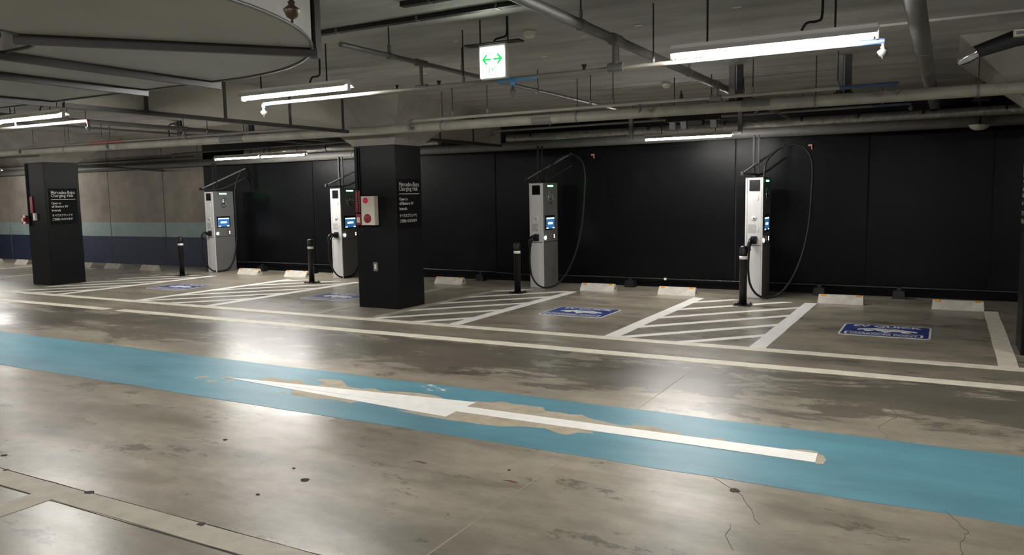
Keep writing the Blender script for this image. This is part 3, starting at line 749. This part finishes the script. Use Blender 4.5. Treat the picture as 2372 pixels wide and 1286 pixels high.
t = thing('sprinkler_pipe', 'thin sprinkler branch resting along the long white pipe', 'pipe')
MB().tube([(-6.26, 8.6, 2.655), (-.50, 8.6, 2.665)], .019, 10).build('pipe_run', PIPEW, t)
MB().tube(spline([(-6.24, 8.6, 2.655), (-6.30, 8.6, 2.65), (-6.31, 8.6, 2.62)], 4), .021, 10).build('elbow', PIPEG, t)
MB().tube([(-1.0, 8.6, 2.664), (-.47, 8.6, 2.665)], .021, 10).build('blue_section', mat('dark_blue_pipe', (.03, .05, .11), .5), t)
head(t, -6.31, 8.6, 2.63); head(t, -3.1, 8.58, 2.65); head(t, -.48, 8.56, 2.65)
for x in (-5.62, -5.10, -3.70, -3.42, -1.85, -1.02): hanger(t, x, 8.6, 2.67)
t = thing('sprinkler_pipe', 'dark sprinkler branch resting on the white pipe left of the middle pillar', 'pipe')
MB().tube([(-15.36, 8.6, 2.70), (-8.2, 8.6, 2.665)], .019, 10).build('pipe_run', PIPEG, t)
MB().tube([(-13.2, 8.6, 2.69), (-12.3, 8.6, 2.685)], .021, 10).build('red_section', mat('dark_red_pipe', (.2, .05, .045), .5), t)
head(t, -15.36, 8.6, 2.69); head(t, -12.7, 8.58, 2.67)
for x in (-14.9, -13.8, -12.85, -10.2): hanger(t, x, 8.6, 2.69)
MB().tube(spline([(-11.1, 8.6, 2.68), (-11.1, 8.6, 2.86), (-10.98, 8.6, 2.9), (-10.86, 8.6, 2.86), (-10.84, 8.6, 2.76)], 4), .014, 8).build('swan_neck', STEELD, t)

t = thing('long_pipe', 'long white lagged pipe crossing in front of the pillar capitals', 'pipe')
MB().tube([(-30, 8.78, 2.66), (-16, 8.78, 2.645), (-7.5, 8.78, 2.585), (7, 8.78, 2.545)], .060, 16).build('pipe_run', PIPEW, t)
for x in (-25, -17.5, -14.2, -12.9, -9.6, -5.9, -3.95, -1.25, .2, 2.5):
    z = 2.645+(2.585-2.645)*(x+16)/8.5 if x < -7.5 else 2.585+(2.545-2.585)*(x+7.5)/14.5
    if x < -16: z = 2.65
    MB().tube([(x-.012, 8.78, z), (x+.012, 8.78, z)], .064, 16).build('pipe_band', PIPEG, t)
    MB().tube([(x, 8.78, z+.06), (x, 8.78, ZC)], .0055, 6).build('hanger_rod', STEELD, t)
for a, b in ((-4.55, -4.28), (-10.1, -9.6), (-2.0, -1.7)):
    MB().tube([(a, 8.78, 2.574 if a > -6 else 2.605), (b, 8.78, 2.573 if a > -6 else 2.602)], .0615, 16).build('grey_sleeve', PIPEG, t)

t = thing('foil_pipe', 'silver foil lagged pipe above the black wall', 'pipe')
MB().tube([(-6.78, 12.1, 2.64), (7, 12.1, 2.632)], .064, 14).build('pipe_run', FOIL, t)
for x in (-6.3, -4.2, -3.0, -1.9, -1.15, -.35, .6): MB().tube([(x-.015, 12.1, 2.654), (x+.015, 12.1, 2.654)], .067, 14).build('strap', STEELD, t)
for x in (-6.3, -4.2, -1.9, .6): MB().tube([(x, 12.1, 2.7), (x, 12.1, ZC)], .0055, 6).build('hanger_rod', STEELD, t)
t = thing('foil_pipe', 'silver foil lagged pipe left of the middle pillar', 'pipe')
MB().tube([(-13.2, 12.1, 2.655), (-8.2, 12.1, 2.655)], .064, 14).build('pipe_run', FOIL, t)
for x in (-12.6, -10.9, -9.4): MB().tube([(x-.015, 12.1, 2.655), (x+.015, 12.1, 2.655)], .067, 14).build('strap', STEELD, t)

t = thing('sprinkler_pipe', 'thin sprinkler pipe above the foil pipe', 'pipe')
MB().tube([(-6.98, 12.0, 2.77), (-.5, 12.0, 2.785)], .019, 10).build('pipe_run', PIPEG, t)
MB().tube([(-.98, 12.0, 2.784), (-.5, 12.0, 2.785)], .0205, 10).build('blue_section', mat('dark_blue_pipe', (.03, .05, .11), .5), t)
MB().tube(spline([(-6.96, 12.0, 2.77), (-7.03, 12.0, 2.765), (-7.04, 12.0, 2.73)], 4), .021, 10).build('elbow', PIPEG, t)
head(t, -7.04, 12.0, 2.745); head(t, -.5, 12.0, 2.785)
for x in (-5.9, -4.45, -3.25, -2.75, -.85): hanger(t, x, 12.0, 2.785)
for x in (-4.45, -2.75): MB().box(x-.03, x+.03, 11.93, 11.97, 2.5, ZC).build('support_post', PIPEG, t)
MB().tube([(-2.55, 12.0, 2.78), (-2.45, 11.85, 2.86), (-2.3, 11.6, 2.86)], .022, 8).build('branch', PIPEG, t)
t = thing('sprinkler_pipe', 'thin dark pipe above the concrete wall left of the first charger', 'pipe')
MB().tube([(-15.4, 12.0, 2.72), (-8.0, 12.0, 2.76)], .016, 10).build('pipe_run', PIPEG, t)
head(t, -15.4, 12.0, 2.72)
for x in (-14.6, -11.6, -9.6): hanger(t, x, 12.0, 2.74)

t = thing('wall_head_pipe', 'wide grey pipe along the top of the rear wall', 'pipe')
MB().tube([(-30, 13.22, 2.56), (7, 13.22, 2.60)], .082, 16).build('pipe_run', PIPEG, t)
for x in (-24, -21.4, -20.4, -18.7, -17.9, -17.0, -16.2, -11.2, -8.7, -5.0, -1.5, 1.):
    MB().tube([(x-.02, 13.22, 2.565+(x+30)*.001), (x+.02, 13.22, 2.565+(x+30)*.001)], .087, 16).build('clamp', PIPEG, t)
t = thing('wall_pipe', 'second thin pipe over the concrete wall at the left', 'pipe')
MB().tube([(-30, 13.1, 2.70), (-16.0, 13.1, 2.70)], .03, 10).build('pipe_run', PIPEG, t)
MB().tube([(-21.2, 13.1, 2.70), (-17.2, 13.1, 2.42)], .022, 8).build('branch', STEELD, t)

t = thing('overhead_pipe', 'thick grey pipe crossing the ceiling at the upper right', 'pipe')
MB().tube([(-.225, -2, 2.76), (-.225, 13.3, 2.76)], .062, 16).build('pipe_run', PIPEG, t)
for y in (7.2, 8.35, 11.5): MB().tube([(-.225, y-.03, 2.76), (-.225, y+.03, 2.76)], .067, 16).build('coupling', PIPEG, t)
for y in (6.9, 10.2): MB().tube([(-.225, y, 2.8), (-.225, y, ZC)], .006, 6).build('hanger_rod', STEELD, t)

for x, y0, lab in ((-3.34, 4.66, 'flat dark cable tray nearest the viewpoint under the ceiling'), (-3.3, 5.07, 'flat dark cable tray just before the exit sign under the ceiling')):
    t = thing('cable_tray', lab, 'cable tray', (0, 0, 0), 'cable trays')
    MB().bbox(-3.45 if y0 < 5 else -4.75, -.6 if y0 < 5 else -2.72, y0-.03, y0+.03, ZC-.036, ZC-.001, .004).build('tray', STEELD, t)
    for xx in ((-3.2, -2.2, -1.2) if y0 < 5 else (-4.4, -3.6, -2.9)): MB().box(xx-.01, xx+.01, y0-.034, y0+.034, ZC-.039, ZC-.001).build('tray_clip', STEELG, t)

# black hanger posts under the ceiling (paired channels)
for x, y, z0, lab in ((-2.10, 8.9, 2.62, 'pair of grey hanger channels right of the thick sprinkler main'), (-1.0, 8.9, 2.62, 'pair of grey hanger channels right of the upper right tube light'),
                  (.28, 10.9, 2.66, 'pair of grey hanger channels beside the right capital'), (-11.64, 9.2, 2.66, 'dark hanger channels below the left smoke barrier'), (-10.35, 9.6, 2.66, 'dark hanger channels beside the swan neck pipe')):
    t = thing('hanger_channel', lab, 'hanger', (x, y, z0), 'hanger channels')
    MB().box(-.07, -.005, -.02, .02, 0, ZC-z0).build('channel', PIPEG, t)
    MB().box(.012, .075, -.01, .03, 0, ZC-z0).build('channel', STEELD, t)
    MB().box(-.09, .09, -.03, .04, 0, .03).build('cross_bar', STEELD, t)
t = thing('ceiling_dome', 'pale dome hanging under the wall pipe at the upper right', 'dome', (.33, 13.08, 2.50))
MB().lathe([(0, -.045), (.06, -.04), (.11, -.015), (.13, .02), (.13, .035), (0, .035)], (0, 0, 0), 20).build('dome', IVORY, t)
MB().tube([(0, 0, .03), (0, 0, ZC-2.5)], .02, 8).build('stem', STEELD, t)
t = thing('wall_lamp_bracket', 'small grey floodlight cluster under the long white pipe', 'fitting', (-2.75, 9.4, 2.50))
for k, x in enumerate((-.22, -.08, .28)):
    MB().prism([(-.03, .0), (.03, .0), (.05, -.09), (-.01, -.09)], x-.035, x+.035, 'x').build('clip', STEELG, t)
MB().bbox(-.3, .36, -.03, .03, .0, .06, .01).build('bar', STEELD, t)
MB().bbox(-.02, .16, -.06, .06, -.06, .02, .02).build('junction', STEELD, t)
for x in (-.2, .25): MB().tube([(x, 0, .05), (x, 0, ZC-2.5)], .006, 6).build('hanger_rod', STEELD, t)
t = thing('valve', 'dark valve lying on top of the long white pipe', 'valve', (-2.62, 8.80, 2.66))
MB().tube([(-.22, 0, .02), (.22, 0, .02)], .024, 10).build('body', STEELD, t)
MB().lathe([(.02, 0), (.02, .05), (.008, .07), (.008, .1), (0, .1)], (-.06, 0, .03), 10).build('stem', STEELD, t)

# ------------------------------------------------------------------ smoke barrier
def barrier(label, ys, front):
    t = thing('smoke_barrier', label, 'barrier', (0, 0, 0), 'hanging smoke barriers'); X, zb = -7.46, 2.585
    for a, b in zip(ys[:-1], ys[1:]):
        if front and b == ys[-1]: P = [(a+.01, zb+.02), (8.69, zb+.02), (8.69, 2.662), (8.96, 2.662), (8.63, ZC), (a+.01, ZC)]
        elif not front and a == ys[0]: P = [(10.14, zb+.02), (b-.01, zb+.02), (b-.01, ZC), (10.54, ZC)]
        else: P = [(a+.01, zb+.02), (b-.01, zb+.02), (b-.01, ZC), (a+.01, ZC)]
        MB().prism(P, X-.012, X+.012, 'x').build('panel', BOARD, t)
    for y in ys[1:-1] if front else ys[1:]: MB().box(X-.018, X+.018, y-.022, y+.022, zb, ZC).build('rib', FRAMEB, t)
    MB().box(X-.025, X+.025, ys[0], ys[-1], zb-.02, zb+.025).build('bottom_rail', FRAMEB, t)
barrier('beige smoke barrier with dark ribs before the middle pillar', [4.62, 5.51, 6.55, 7.59, 8.60, 8.70], True)
barrier('beige smoke barrier with dark ribs behind the middle pillar', [10.2, 11.0, 12.05, 13.05], False)

# ------------------------------------------------------------------ large duct with an elbow
def duct():
    t = thing('air_duct', 'large pale sheet metal duct curving overhead at the upper left', 'duct')
    cx, cy, R, r, z0, z1 = -5.08, 2.50, 2.03, .42, 2.62, 2.95
    n = 24
    arc = lambda rad: [(cx+rad*math.sin(PI/2*k/n), cy+rad*math.cos(PI/2*k/n)) for k in range(n+1)]
    outer = [(-16., cy+R)]+arc(R)+[(cx+R, -4.)]
    inner = [(-16., cy+r)]+arc(r)+[(cx+r, -4.)]
    b = MB(); m = len(outer)
    vs = [(p[0], p[1], z) for z in (z0, z1) for P in (outer, inner) for p in P]
    fs = []
    for i in range(m-1):
        fs += [(i, i+1, m+i+1, m+i), (2*m+i, 3*m+i, 3*m+i+1, 2*m+i+1), (i, 2*m+i, 2*m+i+1, i+1), (m+i, m+i+1, 3*m+i+1, 3*m+i)]
    fs += [(0, m, 3*m, 2*m), (m-1, 3*m-1, 4*m-1, 2*m-1)]
    b.add(vs, fs).build('duct_shell', DUCTM, t)
    for P, s in ((outer, 1), (inner, -1)):
        q = [(p[0], p[1], z0-.004) for p in P]
        MB().tube(q, .011, 6).build('edge_seam', STEELG, t)
    # stiffener angles below the duct
    def bar(x0, y0, x1, y1):
        d = V((x1-x0, y1-y0, 0)).normalized(); nn = V((-d.y, d.x, 0))*.02
        a, c = V((x0, y0, 0)), V((x1, y1, 0))
        P = [a-nn, c-nn, c+nn, a+nn]
        MB().prism([(p.x, p.y) for p in P], z0-.055, z0).build('stiffener_bar', FRAMEB, t)
        for f in (.15, .45, .75):
            q = a.lerp(c, f); MB().lathe([(.012, 0), (.012, -.012), (.006, -.014), (.006, -.03), (0, -.03)], (q.x+nn.x*3.5, q.y+nn.y*3.5, z0), 6).build('bolt', STEELD, t)
    bar(-7.48, 2.6, -7.48, 4.55); bar(-6.13, 2.6, -6.13, 4.55); bar(-5.30, 2.6, -5.30, 4.62); bar(-4.72, 2.66, -3.62, 3.955)
    bar(-9., 2.6, -9., 4.55)
    for x, y in ((-3.655, 3.985), (-7.48, 4.58), (-9., 4.58)):
        MB().box(x-.026, x+.026, y-.026, y+.026, z0-.055, ZC).build('hanger_post', FRAMEB, t)
duct()
t = thing('sprinkler_drop', 'dark sprinkler head hanging close under the duct elbow', 'sprinkler', (-2.31, 2.39, 2.42))
MB().tube([(0, 0, .03), (0, 0, ZC-2.42)], .0125, 10).build('drop_pipe', STEELD, t)
head(t, 0, 0, .035, .05, m=mat('bronze', (.10, .075, .055), .4, metal=.6))
t = thing('duct_void_shade', 'added dark drum standing for the shade in the open centre of the duct bend', 'shade filler', (-5.08, 2.46, 2.60))  # added body; its dark colour stands for shade inside the duct bend
MB().lathe([(0, 0), (.24, 0), (.29, .04), (.29, .30), (0, .30)], (.0, 0, .0), 24).build('shade_drum', DUCTD, t)
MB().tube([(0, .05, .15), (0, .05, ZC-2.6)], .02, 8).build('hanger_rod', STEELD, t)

# ------------------------------------------------------------------ nozzle and box at the right capital
t = thing('jet_nozzle', 'dark tapered jet nozzle with a bright metal tip at the upper right', 'nozzle', (0, 0, 0))
MB().tube([(.60, 7.62, 2.86), (.40, 7.55, 2.82), (.135, 7.5, 2.735)], .055, 16, radii=[.07, .065, .05]).build('arm_pipe', STEELD, t)
MB().tube([(.14, 7.5, 2.735), (.07, 7.49, 2.695), (.015, 7.485, 2.66)], .05, 16, radii=[.053, .05, .028]).build('metal_tip', CHROME, t)
MB().box(.55, .62, 7.58, 7.68, 2.86, ZC).build('bracket', STEELD, t)
t = thing('ceiling_box', 'small pale box fixed below the slab beside the jet nozzle', 'box', (.46, 7.45, 2.82))
MB().bbox(-.07, .16, -.04, .04, 0, .05, .005).build('case', IVORY, t)
MB().box(-.05, .14, -.043, -.04, .01, .035).build('label_plate', STEELG, t)
MB().tube([(.05, 0, .04), (.05, 0, ZC-2.82)], .008, 6).build('hanger_rod', STEELD, t)

# ------------------------------------------------------------------ conduit and blocks at the wall foot
t = thing('floor_conduit', 'thin black conduit along the foot of the black wall', 'conduit')
MB().tube([(-16.0, 13.28, .165), (-14.0, 13.28, .19), (-7.9, 13.28, .165), (-7.2, 13.27, .135), (-5.4, 13.28, .15), (3.5, 13.28, .145)], .012, 8).build('pipe_run', mat('black_conduit', (.03, .03, .03), .25), t)
MB().box(-4.33, -4.29, 13.25, 13.27, .13, .17).build('white_clip', LAMPW, t)
for x, lab in ((-13.95, 'black pipe block right of the leftmost charger'), (-12.40, 'black pipe block beside the third wheel stop'), (-8.0, 'black pipe block right of the middle pillar'), (-4.9, 'black pipe block between the two right bays'),
               (-1.75, 'black pipe block behind the wheel stop right of the last charger'), (-.62, 'black pipe block between the last two wheel stops')):
    t = thing('pipe_block', lab, 'block', (x, 13.12, 0), 'black pipe blocks')
    MB().prism([(-.09, 0), (.09, 0), (.075, .12), (-.075, .12)], -.075, .075, 'y').build('block', BLACKPL, t)
    MB().box(-.03, .03, -.02, .02, .12, .17).build('saddle', BLACKPL, t)
for x, lab in ((-5.72, 'small orange hook on the wall above the wide-loop charger'), (-1.97, 'small orange hook on the wall above the rightmost charger')):
    t = thing('cable_hook', lab, 'hook', (x, 13.39, 2.33), 'orange cable hooks')
    MB().box(-.03, .03, -.02, 0, .02, .05).build('plate', mat('copper_orange', (.5, .2, .12), .5), t)
    MB().box(.015, .03, -.02, 0, -.03, .03).build('prong', MATS['copper_orange'], t)
